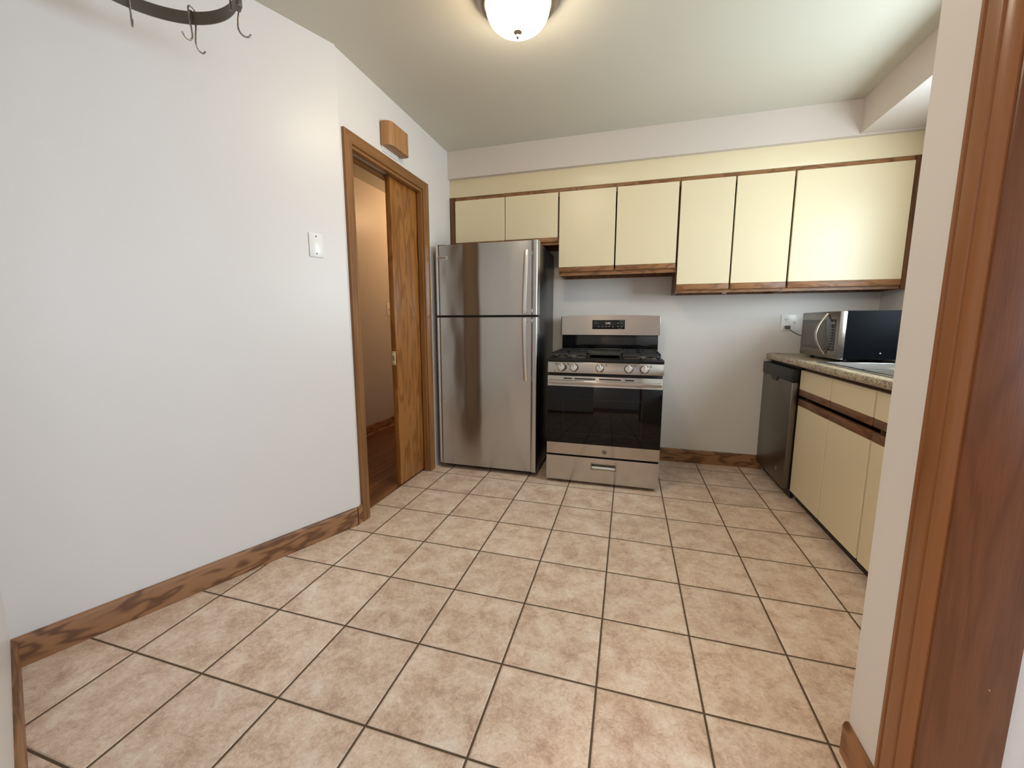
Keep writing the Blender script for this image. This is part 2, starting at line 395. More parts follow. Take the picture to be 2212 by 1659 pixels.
# right wall with window over the sink
WY0, WY1, WZ0, WZ1 = -1.03, -0.17, 1.15, 2.05
bm = Box(XR, XR + 0.12, -1.66, WY0, 0, CZ); box(bm, XR, XR + 0.12, WY1, YB, 0, CZ)
box(bm, XR, XR + 0.12, WY0, WY1, 0, WZ0); box(bm, XR, XR + 0.12, WY0, WY1, WZ1, CZ)
struct('wall_right', bm, M['wall'], 'white wall behind the sink counter', cat='wall')
bm = bmesh.new()
for a in ((WY0, WY0 + 0.04, WZ0, WZ1), (WY1 - 0.04, WY1, WZ0, WZ1), (WY0 + 0.04, WY1 - 0.04, WZ0, WZ0 + 0.04), (WY0 + 0.04, WY1 - 0.04, WZ1 - 0.04, WZ1), (WY0 + 0.04, WY1 - 0.04, 1.60, 1.64)):
    box(bm, XR + 0.06, XR + 0.10, a[0], a[1], a[2], a[3], 0.003)
struct('window_1', bm, M['white'], 'white window over the sink', cat='window')
# partition stub with opening jamb, right foreground
XP = 0.650; YP0, YP1 = -1.785, -1.565
bm = Box(XP, 0.765, YP0, YP1, 0, CZ); box(bm, 0.765, XR + 0.12, -1.66, YP1, 0, CZ)
struct('wall_partition', bm, M['wall'], 'white end of the partition wall in the right foreground', cat='wall')
o = struct('baseboard_partition', prism(bmesh.new(), base_profile(0.095), 'x', 0, 0.143), M['base'], 'short oak baseboard at the foot of the partition end', cat='baseboard')
o.location = (XP, YP1 - 0.143, 0); o.rotation_euler = (0, 0, R(90))
# casing of that opening, profiled
def casing_profile(t_=0.02, w_=0.088):
    return [(0, 0), (-t_ * 0.72, 0), (-t_ * 0.95, 0.004), (-t_ * 0.95, 0.011), (-t_ * 0.60, 0.0135), (-t_ * 0.60, 0.016), (-t_ * 0.95, 0.020),
            (-t_ * 1.0, 0.034), (-t_ * 0.92, 0.052), (-t_ * 0.62, 0.0545), (-t_ * 0.62, 0.057), (-t_ * 0.86, 0.060), (-t_ * 0.80, 0.078), (-t_ * 0.45, w_), (0, w_)]
bm = prism(bmesh.new(), [(XP + a, -1.708 - b) for a, b in casing_profile()], 'z', 0, 2.1)
struct('trim_2', bm, M['casing_r'], 'moulded stained casing on the partition end', cat='door casing')
bm = Box(XP - 0.006, 0.775, -1.803, YP0, 0, 2.07, 0.0015)
struct('trim_3', bm, M['jamb'], 'scuffed stained wood jamb right of the casing', cat='door jamb')
# other room
struct('wall_rear', Box(-3.3, 3.5, -6.1, -5.98, 0, CZ), M['wall'], cat='wall')
FW = ((-5.1, -3.7), (-3.3, -2.1))
bm = Box(3.4, 3.5, -5.98, FW[0][0], 0, CZ); box(bm, 3.4, 3.5, FW[0][1], FW[1][0], 0, CZ); box(bm, 3.4, 3.5, FW[1][1], -1.56, 0, CZ)
for a in FW: box(bm, 3.4, 3.5, a[0], a[1], 0, 0.6); box(bm, 3.4, 3.5, a[0], a[1], 2.1, CZ)
struct('wall_far_right', bm, M['wall'], cat='wall')
for i, (a, b) in enumerate(FW):
    bm = bmesh.new()
    for q in ((a, a + 0.05, 0.6, 2.1), (b - 0.05, b, 0.6, 2.1), (a + 0.05, b - 0.05, 0.6, 0.65), (a + 0.05, b - 0.05, 2.05, 2.1)): box(bm, 3.42, 3.46, q[0], q[1], q[2], q[3])
    struct('window_%d' % (i + 2), bm, M['casing'], cat='window')
struct('wall_far_left', Box(-3.3, -3.2, -5.98, -0.98, 0, CZ), M['wall'], cat='wall')
bm = Box(XR + 0.12, 3.4, -1.66, -1.56, 0, CZ)
struct('wall_far_back', bm, M['wall'], cat='wall')
# hallway
struct('wall_hall', Box(-2.56, -2.44, -0.86, 3.2, 0, CZ), M['hallwall'], 'warm lit hallway wall seen through the doorway', cat='wall')
struct('wall_hall_end', Box(-2.56, -1.50, 3.2, 3.3, 0, CZ), M['hallwall'], cat='wall')
struct('wall_hall_near', Box(-3.2, -1.50, -0.98, -0.86, 0, CZ), M['hallwall'], cat='wall')
bm = prism(bmesh.new(), base_profile(0.10), 'x', 0, 4.06)
prism(bm, [(0.013, 0.004), (0.028, 0.004), (0.026, 0.012), (0.020, 0.018), (0.013, 0.020)], 'x', 0, 4.06)
o = struct('baseboard_hall', bm, M['base'], 'oak baseboard with shoe moulding in the hallway', cat='baseboard')
o.location = (-2.44, 3.2, 0); o.rotation_euler = (0, 0, R(-90))

# soffit, cream fascia
SX = 1.372
bm = Box(XW, XR, 0.450, YB, 2.272, CZ); box(bm, SX, XR, YP1, 0.450, 2.278, CZ)
struct('wall_soffit', bm, M['soffit'], 'white boxed soffit above the upper cabinets', cat='soffit')
struct('trim_4', Box(XW, 1.716, 0.485, 0.50, 2.136, 2.272, 0.001), M['cream'], 'cream laminate fascia strip between soffit and upper cabinets', cat='fascia')

# door casing of the pocket doorway (wall face XW, stands 18 mm proud)
CXF = XW + 0.018
def door_casing(bm, y0, y1, z0, z1): pass
ZI, ZO = 2.062, 2.118
def cas_v(y_in, y_out, zt_in, zt_out):
    """vertical moulding with mitred top; y_in is the opening side"""
    bm = bmesh.new(); s = 1 if y_out > y_in else -1; wd = abs(y_out - y_in)
    prof = [(0, 0), (0.012, 0), (0.015, 0.006), (0.013, 0.014), (0.016, 0.018), (0.018, 0.035), (0.014, 0.040), (0.016, 0.044), (0.018, wd - 0.006), (0.016, wd), (0, wd)]
    A = []; B = []
    for dx, q in prof:
        y_ = y_in + s * q; zt = zt_in + (zt_out - zt_in) * q / wd
        A.append(bm.verts.new((XW + dx, y_, 0))); B.append(bm.verts.new((XW + dx, y_, zt)))
    n = len(prof)
    for k in range(n): bm.faces.new((A[k], A[(k + 1) % n], B[(k + 1) % n], B[k]))
    bm.faces.new(A); bm.faces.new(B); bmesh.ops.recalc_face_normals(bm, faces=bm.faces); return bm
def cas_h(yl_in, yl_out, yr_in, yr_out, zi, zo):
    bm = bmesh.new(); wd = zo - zi
    prof = [(0, 0), (0.012, 0), (0.015, 0.006), (0.013, 0.014), (0.016, 0.018), (0.018, 0.035), (0.014, 0.038), (0.016, 0.042), (0.018, wd - 0.006), (0.016, wd), (0, wd)]
    A = []; B = []
    for dx, q in prof:
        f = q / wd; A.append(bm.verts.new((XW + dx, yl_in + (yl_out - yl_in) * f, zi + q))); B.append(bm.verts.new((XW + dx, yr_in + (yr_out - yr_in) * f, zi + q)))
    n = len(prof)
    for k in range(n): bm.faces.new((A[k], A[(k + 1) % n], B[(k + 1) % n], B[k]))
    bm.faces.new(A); bm.faces.new(B); bmesh.ops.recalc_face_normals(bm, faces=bm.faces); return bm
M['casing_y'] = wood('oak_casing_cross', (148, 102, 58), (104, 66, 34), 'y', 3, 0.30, 0.6)
struct('trim_5', cas_v(-0.765, -0.832, ZI, ZO), M['casing'], 'left upright of the oak door casing', cat='door casing')
struct('trim_6', cas_v(0.005, 0.078, ZI, ZO), M['casing'], 'right upright of the oak door casing beside the refrigerator', cat='door casing')
struct('trim_7', cas_h(-0.765, -0.832, 0.005, 0.078, ZI, ZO), M['casing_y'], 'oak head casing over the pocket doorway', cat='door casing')
# jambs (split for the pocket)
bm = Box(-1.502, XW, -0.765, -0.750, 0.006, ZI)
struct('trim_8', bm, M['casing'], 'left oak jamb of the pocket doorway', cat='door jamb')
bm = Box(-1.412, XW + 0.001, -0.008, 0.005, 0.006, ZI); box(bm, -1.502, -1.466, -0.008, 0.005, 0.006, ZI)
struct('trim_9', bm, M['casing'], 'right split oak jamb of the pocket doorway', cat='door jamb')
bm = Box(-1.412, XW + 0.001, -0.750, -0.008, 2.045, ZI); box(bm, -1.502, -1.466, -0.750, -0.008, 2.045, ZI)
struct('trim_10', bm, M['casing_y'], 'oak head jamb with the sliding track slot', cat='door jamb')
# pocket door
d = struct('door_1', Box(-1.456, -1.420, -0.335, 0.43, 0.020, 2.055, 0.0015), M['door'], 'stained birch pocket door slid half way out', cat='door')
bm = Box(-1.450, -1.426, -0.3385, -0.3345, 0.855, 0.945, 0.001)
lp = obj('latch_plate', bm, M['brass'], d, label='brass edge pull plate')
bm = lathe(bmesh.new(), [(0.0075, 0), (0.0075, 0.0015), (0.005, 0.002)], (-1.438, -0.3385, 0), 'y', 20)
for v in bm.verts:
    v.co.z *= 2.6; v.co.y = -0.3385 - (v.co.y + 0.3385); v.co.z += 0.900
obj('finger_pull', bm, M['handle'], lp)
for zz in (0.863, 0.937): obj('screw', lathe(bmesh.new(), [(0.003, 0), (0.003, 0.001)], (-1.438, -0.3396, zz), 'y', 12), M['darkhole'], lp)
obj('keyhole', lathe(bmesh.new(), [(0.005, 0), (0.005, 0.001)], (-1.4205, -0.318, 0.953), 'x', 16), M['dark'], d)

# ---------------------------------------------------------------- refrigerator
FX0, FX1, FY, FT = -1.342, -0.556, 0.100, 1.695
fr = thing('refrigerator', ((FX0 + FX1) / 2, 0.42, 0), 'tall stainless steel top-freezer refrigerator with black sides between doorway and range', 'refrigerator')
obj('body', Box(FX0 + 0.012, FX1 - 0.008, FY + 0.068, 0.74, 0.03, FT - 0.008, 0.004), M['fridgeside'], fr, label='glossy black side panels')
def fdoor(z0, z1):
    pts = [(FX0, FY + 0.062), (FX0, FY + 0.024), (FX0 + 0.006, FY + 0.012), (FX0 + 0.014, FY + 0.010), (FX0 + 0.022, FY + 0.012), (FX0 + 0.030, FY + 0.004), (FX0 + 0.042, FY),
           (FX1 - 0.052, FY), (FX1 - 0.047, FY + 0.003)]
    for k in range(1, 9):   # rolled right-hand edge
        a = PI * k / 9; pts.append((FX1 - 0.0255 - 0.0215 * math.cos(a), FY + 0.003 - 0.013 * math.sin(a)))
    pts += [(FX1 - 0.003, FY + 0.006), (FX1, FY + 0.016), (FX1, FY + 0.062)]
    return prism(bmesh.new(), pts, 'z', z0, z1)
fz = obj('freezer_door', fdoor(1.189, FT), M['steel_v'], fr)
lo = obj('lower_door', fdoor(0.040, 1.172), M['steel_v'], fr)
obj('door_gasket', Box(FX0 + 0.014, FX1 - 0.012, FY + 0.02, FY + 0.066, 1.168, 1.193), M['black'], fr)
def fhandle(z0, z1, flip):
    bm = bmesh.new(); hx = -0.638; pts = []
    n = 18
    for k in range(n + 1):
        u = k / n; z = z0 + (z1 - z0) * u; q = u if flip else 1 - u
        out = 0.018 + 0.034 * (1 - (1 - q) ** 1.6) if q < 1 else 0.052
        pts.append((hx - 0.006 * q, FY - out + (0.004 if (u == 0 or u == 1) else 0), z))
    tube(bm, pts, 0, 12, flat=((0, 1, 0), 0.008, 0.0155))
    zc = z1 - 0.03 if not flip else z0 + 0.03
    zs = (z0 + 0.012, z1 - 0.02) if flip else (z0 + 0.02, z1 - 0.012)
    for z in zs: box(bm, hx - 0.014, hx + 0.012, FY - 0.046 if (z > 1.1 and z < 1.3) else FY - 0.022, FY + 0.002, z - 0.012, z + 0.012, 0.003)
    return bm
obj('handle', fhandle(1.196, 1.628, False), M['handle'], fz, label='satin bowed handle')
obj('handle', fhandle(0.722, 1.168, True), M['handle'], lo, label='satin bowed handle')
bd = obj('badge', Box(-1.312, -1.238, FY - 0.003, FY + 0.012, 1.592, 1.617, 0.002), M['whitepaper'], fz, label='silver name badge')
obj('lettering', text_bm('FRIGIDAIRE', 0.0135, (-1.275, FY - 0.0034, 1.6045), ROT_FRONT), M['printdark'], bd)
obj('toe_grille', Box(FX0 + 0.03, FX1 - 0.03, FY + 0.055, FY + 0.09, 0.012, 0.040, 0.002), M['black'], fr)
for xx in (FX0 + 0.035, FX1 - 0.05): obj('foot', lathe(bmesh.new(), [(0.016, 0), (0.016, 0.008), (0.008, 0.01), (0.008, 0.035)], (xx, FY + 0.10, 0), 'z', 16), M['black'], fr)
for xx in (FX0 + 0.035, FX1 - 0.05): obj('foot', lathe(bmesh.new(), [(0.016, 0), (0.016, 0.008), (0.008, 0.01), (0.008, 0.035)], (xx, 0.70, 0), 'z', 16), M['black'], fr)
obj('hinge_cover', Box(FX0 + 0.01, FX0 + 0.08, FY + 0.03, FY + 0.11, FT - 0.010, FT + 0.010, 0.004), M['black'], fr)

# ---------------------------------------------------------------- gas range
SX0, SX1, SY = -0.476, 0.287, 0.060
SC = (SX0 + SX1) / 2
rg = thing('gas_range', (SC, 0.4, 0), 'stainless steel gas range with black oven window between refrigerator and bare wall', 'stove')
obj('body', Box(SX0 + 0.004, SX1 - 0.004, SY + 0.045, 0.70, 0.03, 0.868, 0.002), M['black'], rg)
bm = Box(SX0, SX1, SY + 0.012, 0.70, 0.866, 0.892, 0.006); box(bm, SX0 + 0.01, SX1 - 0.01, SY + 0.03, 0.64, 0.886, 0.897, 0.004)
obj('cooktop', bm, M['blackgloss'], rg, label='black enamel cooktop')
# control panel, slightly sloped
bm = prism(bmesh.new(), [(SY + 0.002, 0.792), (SY + 0.012, 0.866), (SY + 0.06, 0.866), (SY + 0.06, 0.792)], 'x', SX0 + 0.001, SX1 - 0.001, 0.003)
cp_bm = bm
knx = [-0.376, -0.293, -0.120, 0.067, 0.166]
for kx in knx:
    bz = lathe(bmesh.new(), [(0.0285, 0.002), (0.0285, -0.005), (0.027, -0.009), (0.027, -0.012)], (0, 0, 0), 'y', 32)
    bmesh.ops.transform(bz, matrix=Matrix.Translation((kx, SY + 0.004, 0.830)) @ Matrix.Rotation(R(-8), 4, 'X'), verts=bz.verts)
    bm = lathe(bmesh.new(), [(0.0245, -0.010), (0.024, -0.026), (0.021, -0.030), (0.010, -0.031)], (0, 0, 0), 'y', 32)
    box(bm, -0.0085, 0.0085, -0.041, -0.026, -0.0255, 0.0255, 0.003)
    bmesh.ops.transform(bm, matrix=Matrix.Translation((kx, SY + 0.004, 0.830)) @ Matrix.Rotation(R(-8), 4, 'X'), verts=bm.verts)
    k = obj('knob', bm, M['handle'], rg)
    obj('bezel', bz, M['bezel'], k, label='darker ring around the knob')
    obj('pointer', bmesh_ := Box(kx - 0.0012, kx + 0.0012, SY - 0.0395, SY - 0.0375, 0.838, 0.856), M['printdark'], k)
bm = bmesh.new()
for kx, sx in zip(knx, (-1, -1, 1, 1, 1)):
    x0 = kx + sx * 0.036
    for a in (0, 0.010): box(bm, min(x0, x0 + sx * 0.012), max(x0, x0 + sx * 0.012), SY + 0.006, SY + 0.0085, 0.846 + a, 0.8475 + a)
    box(bm, x0 - 0.0008, x0 + 0.0008, SY + 0.006, SY + 0.0085, 0.846, 0.857)
cp = obj2('control_panel', [(cp_bm, M['steel']), (bm, M['printdark'])], rg)
obj('lettering', text_bm('GE', 0.010, (SX0 + 0.052, SY + 0.0025, 0.803), ROT_FRONT), M['print'], cp)
# oven door
od = obj('oven_door', Box(SX0 + 0.001, SX1 - 0.001, SY + 0.004, SY + 0.042, 0.212, 0.772, 0.003), M['steel'], rg)
obj('window_glass', Box(SX0 + 0.002, SX1 - 0.002, SY - 0.001, SY + 0.006, 0.296, 0.700, 0.001), M['ovenglass'], od, label='black oven window')
bm = bmesh.new()
for a, b, c, e in ((SX0 + 0.115, SX1 - 0.125, 0.37, 0.3725), (SX0 + 0.115, SX1 - 0.125, 0.612, 0.6145), (SX0 + 0.115, SX0 + 0.1175, 0.3725, 0.612), (SX1 - 0.1275, SX1 - 0.125, 0.3725, 0.612)):
    box(bm, a, b, SY - 0.0014, SY - 0.0008, c, e)
obj('window_border', bm, M['black'], od)
for a, b in ((-0.362, -0.306), (-0.286, -0.148), (-0.122, 0.020), (0.046, 0.104)):
    obj('vent_slot', Box(a, b, SY + 0.0025, SY + 0.010, 0.750, 0.758, 0.001), M['dark'], od)
bm = Box(SX0 + 0.012, SX1 - 0.012, SY - 0.045, SY - 0.030, 0.722, 0.746, 0.006, 3)
for xx in (SX0 + 0.014, SX1 - 0.034): box(bm, xx, xx + 0.02, SY - 0.034, SY + 0.006, 0.720, 0.744, 0.003)
obj('handle', bm, M['steel'], od)
bm = lathe(bmesh.new(), [(0.0165, 0.004), (0.0165, -0.0015), (0.0145, -0.003)], (SC + 0.022, SY + 0.004, 0.250), 'y', 28)
lg = obj('emblem', bm, M['nickel'], od, label='round monogram emblem')
bm = bmesh.new()
for k in range(28):
    a = 2 * PI * k / 28; box(bm, SC + 0.022 + 0.0128 * math.cos(a) - 0.0012, SC + 0.022 + 0.0128 * math.cos(a) + 0.0012, SY + 0.0002, SY + 0.0016, 0.250 + 0.0128 * math.sin(a) - 0.0012, 0.250 + 0.0128 * math.sin(a) + 0.0012)
join(bm, text_bm('GE', 0.0165, (SC + 0.022, SY + 0.0002, 0.2500), ROT_FRONT))
obj('lettering', bm, M['printdark'], lg)
# drawer with recessed pull
DZ0, DZ1 = 0.024, 0.200
px0, px1, pz0, pz1 = SC - 0.064, SC + 0.100, 0.122, 0.162
bm = Box(SX0 + 0.001, px0, SY + 0.002, SY + 0.040, DZ0, DZ1); box(bm, px1, SX1 - 0.001, SY + 0.002, SY + 0.040, DZ0, DZ1)
box(bm, px0, px1, SY + 0.002, SY + 0.040, DZ0, pz0); box(bm, px0, px1, SY + 0.002, SY + 0.040, pz1, DZ1)
bmesh.ops.remove_doubles(bm, verts=bm.verts, dist=1e-5)
dw_ = obj('drawer', bm, M['steel'], rg)
bm = bmesh.new()
for a in ((px0 - 0.004, px1 + 0.004, pz1 - 0.002, pz1 + 0.003), (px0 - 0.004, px1 + 0.004, pz0 - 0.003, pz0 + 0.002), (px0 - 0.004, px0 + 0.002, pz0 - 0.003, pz1 + 0.003), (px1 - 0.002, px1 + 0.004, pz0 - 0.003, pz1 + 0.003)):
    box(bm, a[0], a[1], SY - 0.002, SY + 0.006, a[2], a[3], 0.001)
box(bm, px0, px1, SY + 0.036, SY + 0.041, pz0, pz1)
fp = obj('pull_frame', bm, M['nickel'], dw_)
obj('pull_ledge', Box(px0 + 0.002, px1 - 0.002, SY + 0.004, SY + 0.030, pz0 + 0.002, pz0 + 0.017, 0.002), M['white'], dw_, label='pale grip ledge')
obj('base_skirt', Box(SX0 + 0.02, SX1 - 0.02, SY + 0.06, SY + 0.10, 0.0, 0.03), M['black'], rg)
for xx in (SX0 + 0.03, SX1 - 0.03):
    for yy in (SY + 0.08, 0.64): obj('foot', lathe(bmesh.new(), [(0.014, 0), (0.014, 0.006), (0.007, 0.008), (0.007, 0.032)], (xx, yy, 0), 'z', 14), M['black'], rg)
# backguard
BX0, BX1 = SX0 + 0.004, SX1 - 0.002
bm = Box(BX0 + 0.004, BX1 - 0.004, 0.655, 0.715, 0.866, 1.05, 0.006)
obj('backguard_base', bm, M['blackgloss'], rg)
pts = [(BX0, 1.036), (BX1, 1.036), (BX1, 1.182)] + [(BX1 + (BX0 - BX1) * k / 12, 1.182 + 0.012 * math.sin(PI * (0.1 + 0.8 * k / 12)) + (0.0)) for k in range(0, 13)] + [(BX0, 1.182)]
cl = []
for p in pts:
    if not cl or (abs(p[0] - cl[-1][0]) + abs(p[1] - cl[-1][1])) > 1e-4: cl.append(p)
bm = prism(bmesh.new(), [(x_, z_ + 0.008 * 0) for x_, z_ in cl], 'y', 0.636, 0.640); box(bm, BX0 + 0.001, BX1 - 0.001, 0.6395, 0.72, 1.037, 1.180, 0.003)
bg = obj('backguard', bm, M['steel'], rg)
obj('side_cap', Box(BX0 - 0.005, BX0 + 0.001, 0.634, 0.72, 1.034, 1.182, 0.002), M['black'], bg)
obj('side_cap', Box(BX1 - 0.001, BX1 + 0.004, 0.634, 0.72, 1.034, 1.182, 0.002), M['steel'], bg)
bm = bmesh.new()
for a, z in ((SC + 0.070, 1.130), (SC + 0.095, 1.130), (SC + 0.070, 1.104), (SC + 0.095, 1.104), (SC - 0.08, 1.103), (SC - 0.050, 1.101), (SC - 0.022, 1.103), (SC + 0.002, 1.103), (SC + 0.030, 1.101)):
    box(bm, a - 0.006, a + 0.006, 0.6305, 0.6316, z - 0.003, z + 0.003)
for a, b, z in ((SC - 0.119, SC - 0.079, 1.128), (SC - 0.115, SC - 0.09, 1.142), (SC + 0.075, SC + 0.110, 1.147), (SC + 0.07, SC + 0.100, 1.089)):
    box(bm, a, b, 0.6305, 0.6316, z - 0.001, z + 0.001)
ds = obj2('display_panel', [(Box(SC - 0.130, SC + 0.122, 0.6315, 0.638, 1.083, 1.155, 0.002), M['display']), (bm, M['print'])], bg, label='black clock and oven control panel')
obj('clock_digits', text_bm('2:02', 0.022, (SC - 0.008, 0.6308, 1.129), ROT_FRONT), M['digits'], ds)
# grates and burners
def grate(x0, x1):
    bm = bmesh.new(); y0, y1, z0, z1 = SY + 0.045, 0.625, 0.918, 0.930; b = 0.010
    for a in ((x0, x1, y0, y0 + b), (x0, x1, y1 - b, y1), (x0, x0 + b, y0, y1), (x1 - b, x1, y0, y1), (x0, x1, (y0 + y1) / 2 - b / 2, (y0 + y1) / 2 + b / 2)):
        box(bm, a[0], a[1], a[2], a[3], z0, z1, 0.002)
    xc = (x0 + x1) / 2
    for yc in (y0 + (y1 - y0) * 0.25, y0 + (y1 - y0) * 0.75):
        for k in range(4):
            a = PI / 2 * k; c_, s_ = math.cos(a), math.sin(a); L = (x1 - x0) / 2 if k % 2 == 0 else (y1 - y0) / 4
            p = [(0.028, -0.004), (L, -0.004), (L, 0.004), (0.028, 0.004)]
            prism(bm, [(xc + u * c_ - v * s_, yc + u * s_ + v * c_) for u, v in p], 'z', z0, z1)
    for xx in (x0 + 0.003, x1 - 0.013):
        for yy in (y0 + 0.002, (y0 + y1) / 2 - 0.005, y1 - 0.012): box(bm, xx, xx + 0.010, yy, yy + 0.010, 0.896, z0 + 0.002)
    # sloping front aprons
    prism(bm, [(y0 - 0.006, 0.912), (y0 + 0.006, 0.930), (y0 + 0.010, 0.930), (y0 + 0.002, 0.912)], 'x', x0, x1)
    return bm
gx = [SX0 + 0.022, SX0 + 0.264, SX0 + 0.268, SX0 + 0.495, SX0 + 0.499, SX1 - 0.022]
obj('grate', grate(gx[0], gx[1]), M['blackmatte'], rg); obj('grate', grate(gx[4], gx[5]), M['blackmatte'], rg)
bm = Box(gx[2], gx[3], SY + 0.045, 0.625, 0.914, 0.922, 0.003)
for a in ((gx[2], gx[3], SY + 0.045, SY + 0.057), (gx[2], gx[3], 0.613, 0.625), (gx[2], gx[2] + 0.012, SY + 0.045, 0.625), (gx[3] - 0.012, gx[3], SY + 0.045, 0.625)): box(bm, *a, 0.918, 0.932, 0.003)
for xx in (gx[2] + 0.004, gx[3] - 0.014):
    for yy in (SY + 0.05, 0.60): box(bm, xx, xx + 0.01, yy, yy + 0.01, 0.896, 0.916)
obj('griddle', bm, M['griddle'], rg, label='flat rectangular griddle over the centre burner')
for xc in ((gx[0] + gx[1]) / 2, (gx[4] + gx[5]) / 2):
    for yc in (SY + 0.19, 0.48):
        b_ = obj('burner', lathe(bmesh.new(), [(0.045, 0.896), (0.045, 0.901), (0.032, 0.904), (0.032, 0.908)], (xc, yc, 0), 'z', 32), M['nickel'], rg)
        obj('burner_cap', lathe(bmesh.new(), [(0.034, 0.908), (0.034, 0.913), (0.028, 0.916)], (xc, yc, 0), 'z', 32), M['blackmatte'], b_)

# ---------------------------------------------------------------- upper cabinets
DF = 0.475                                       # door front plane
def upper_cabinet(label, x0, x1, z0, z1, doors, dz0, pull, left_stile=0.0, right_stile=0.0, dtop=2.106):
    """doors: list of (xa, xb); dz0: bottom of the cream field; pull: height of the wood strip below it"""
    c = thing('wall_cabinet', ((x0 + x1) / 2, 0.63, z0), label, 'cabinet', 'cream laminate upper cabinets with oak trim')
    yf = DF + 0.020
    bm = Box(x0, x0 + 0.016, yf + 0.018, YB, z0, z1); box(bm, x1 - 0.016, x1, yf + 0.018, YB, z0, z1)
    box(bm, x0 + 0.016, x1 - 0.016, yf + 0.018, YB - 0.02, z0 + 0.026, z0 + 0.040)
    box(bm, x0 + 0.016, x1 - 0.016, yf + 0.018, YB, z1 - 0.016, z1)
    box(bm, x0 + 0.016, x1 - 0.016, YB - 0.02, YB, z0, z0 + 0.06)
    obj('carcass', bm, M['trim_y'], c)
    obj('bottom_rail', Box(x0, x1, yf, yf + 0.018, z0, z0 + 0.045), M['trim'], c, label='brown oak rail along the bottom')
    obj('top_rail', Box(x0, x1, yf, yf + 0.018, dtop - 0.03, z1), M['trim'], c, label='brown oak rail along the top')
    if left_stile: obj('side_stile', Box(x0 - 0.001, x0 + left_stile, DF + 0.004, yf, z0, z1 - 0.001), M['trim_v'], c, label='brown oak end stile')
    if right_stile: obj('side_stile', Box(x1 - right_stile, x1 + 0.001, DF + 0.004, yf, z0, z1 - 0.001), M['trim_v'], c, label='brown oak end stile')
    for xa, xb in doors:
        d_ = obj('door', Box(xa, xb, DF, DF + 0.018, dz0, dtop, 0.0012, 1), M['cream'], c)
        s_ = obj('finger_pull', Box(xa, xb, DF, DF + 0.018, dz0 - pull, dz0 - 0.0004, 0.0025), M['trim'], d_, label='oak finger pull strip under the cream door')
    for xx in (x0 + 0.13, x1 - 0.13):
        obj('mounting_screw', lathe(bmesh.new(), [(0.004, YB - 0.0205), (0.004, YB - 0.022)], (xx, 0, z0 + 0.012), 'y', 12), M['dark'], c)
    return c
CT = 2.135
upper_cabinet('short two-door cream upper cabinet above the refrigerator', XW, -0.4775, 1.728, CT, [(-1.330, -0.911), (-0.905, -0.491)], 1.780, 0.032, left_stile=0.045)
upper_cabinet('two-door cream upper cabinet directly above the range', -0.4765, 0.3675, 1.492, CT, [(-0.478, -0.067), (-0.057, 0.358)], 1.555, 0.036)
uc = upper_cabinet('tall two-door cream upper cabinet between the range cabinet and the wide corner door', 0.3685, 1.0615, 1.345, CT, [(0.372, 0.710), (0.720, 1.054)], 1.405, 0.040)
obj('cord_clip', Box(0.725, 0.755, 0.745, 0.755, 1.350, 1.365, 0.001), M['white'], uc, label='small white clip on the underside')
upper_cabinet('wide single-door cream upper cabinet at the right corner', 1.0625, 1.716, 1.345, CT, [(1.066, 1.682)], 1.405, 0.040, right_stile=0.030)

# ---------------------------------------------------------------- lower run along the right wall
CF = 1.090                                       # cabinet door face
def base_cabinet(label, y0, y1, cols, z_hi=0.862):
    c = thing('base_cabinet', (1.4, (y0 + y1) / 2, 0), label, 'cabinet', 'cream laminate base cabinets with oak finger rails')
    bm = Box(CF + 0.040, XR - 0.005, y0 + 0.0005, y0 + 0.016, 0.07, z_hi); box(bm, CF + 0.040, XR - 0.005, y1 - 0.016, y1 - 0.0005, 0.07, z_hi)
    box(bm, CF + 0.040, XR - 0.005, y0 + 0.016, y1 - 0.016, 0.07, 0.086); box(bm, XR - 0.02, XR - 0.005, y0 + 0.016, y1 - 0.016, 0.086, z_hi)
    obj('carcass', bm, M['trim_y'], c)
    for za, zb in ((0.07, 0.11), (0.825, z_hi)): obj('rail', Box(CF + 0.020, CF + 0.040, y0 + 0.0005, y1 - 0.0005, za, zb), M['darkwood'], c)
    obj('toe_kick', Box(1.128, 1.142, y0 + 0.0005, y1 - 0.0005, 0, 0.07), M['black'], c)
    for a, b in cols:
        dr = obj('drawer_front', Box(CF, CF + 0.019, a, b, 0.724, 0.843, 0.0012, 1), M['cream'], c)
        obj('finger_pull', Box(CF, CF + 0.019, a, b, 0.686, 0.7236, 0.003), M['trim_y'], dr, label='oak strip along the bottom of the drawer front')
        d_ = obj('door', Box(CF, CF + 0.019, a, b, 0.064, 0.622, 0.0012, 1), M['cream'], c)
        obj('finger_pull', Box(CF - 0.001, CF + 0.019, a, b, 0.6224, 0.664, 0.003), M['trim_y'], d_, label='oak strip along the top of the door')
    return c
base_cabinet('cream base cabinet with two doors and drawers next to the dishwasher', -0.6145, 0.190, [(-0.210, 0.186), (-0.608, -0.222)])
base_cabinet('cream base cabinet half hidden by the partition end', -1.5445, -0.6155, [(-1.073, -0.623), (-1.540, -1.085)])
# worktop with rolled edge and sink cut-out
bm = bmesh.new()
KX0, KX1, KY0, KY1 = 1.118, 1.60, -0.80, 0.002
ZT, ZB = 0.908, 0.868
prof = [(1.060, ZB), (1.050, ZB + 0.004), (1.0445, ZB + 0.014), (1.0445, ZT - 0.010), (1.048, ZT - 0.003), (1.056, ZT), (KX0, ZT), (KX0, ZB)]
prism(bm, prof, 'y', -1.563, 0.690)
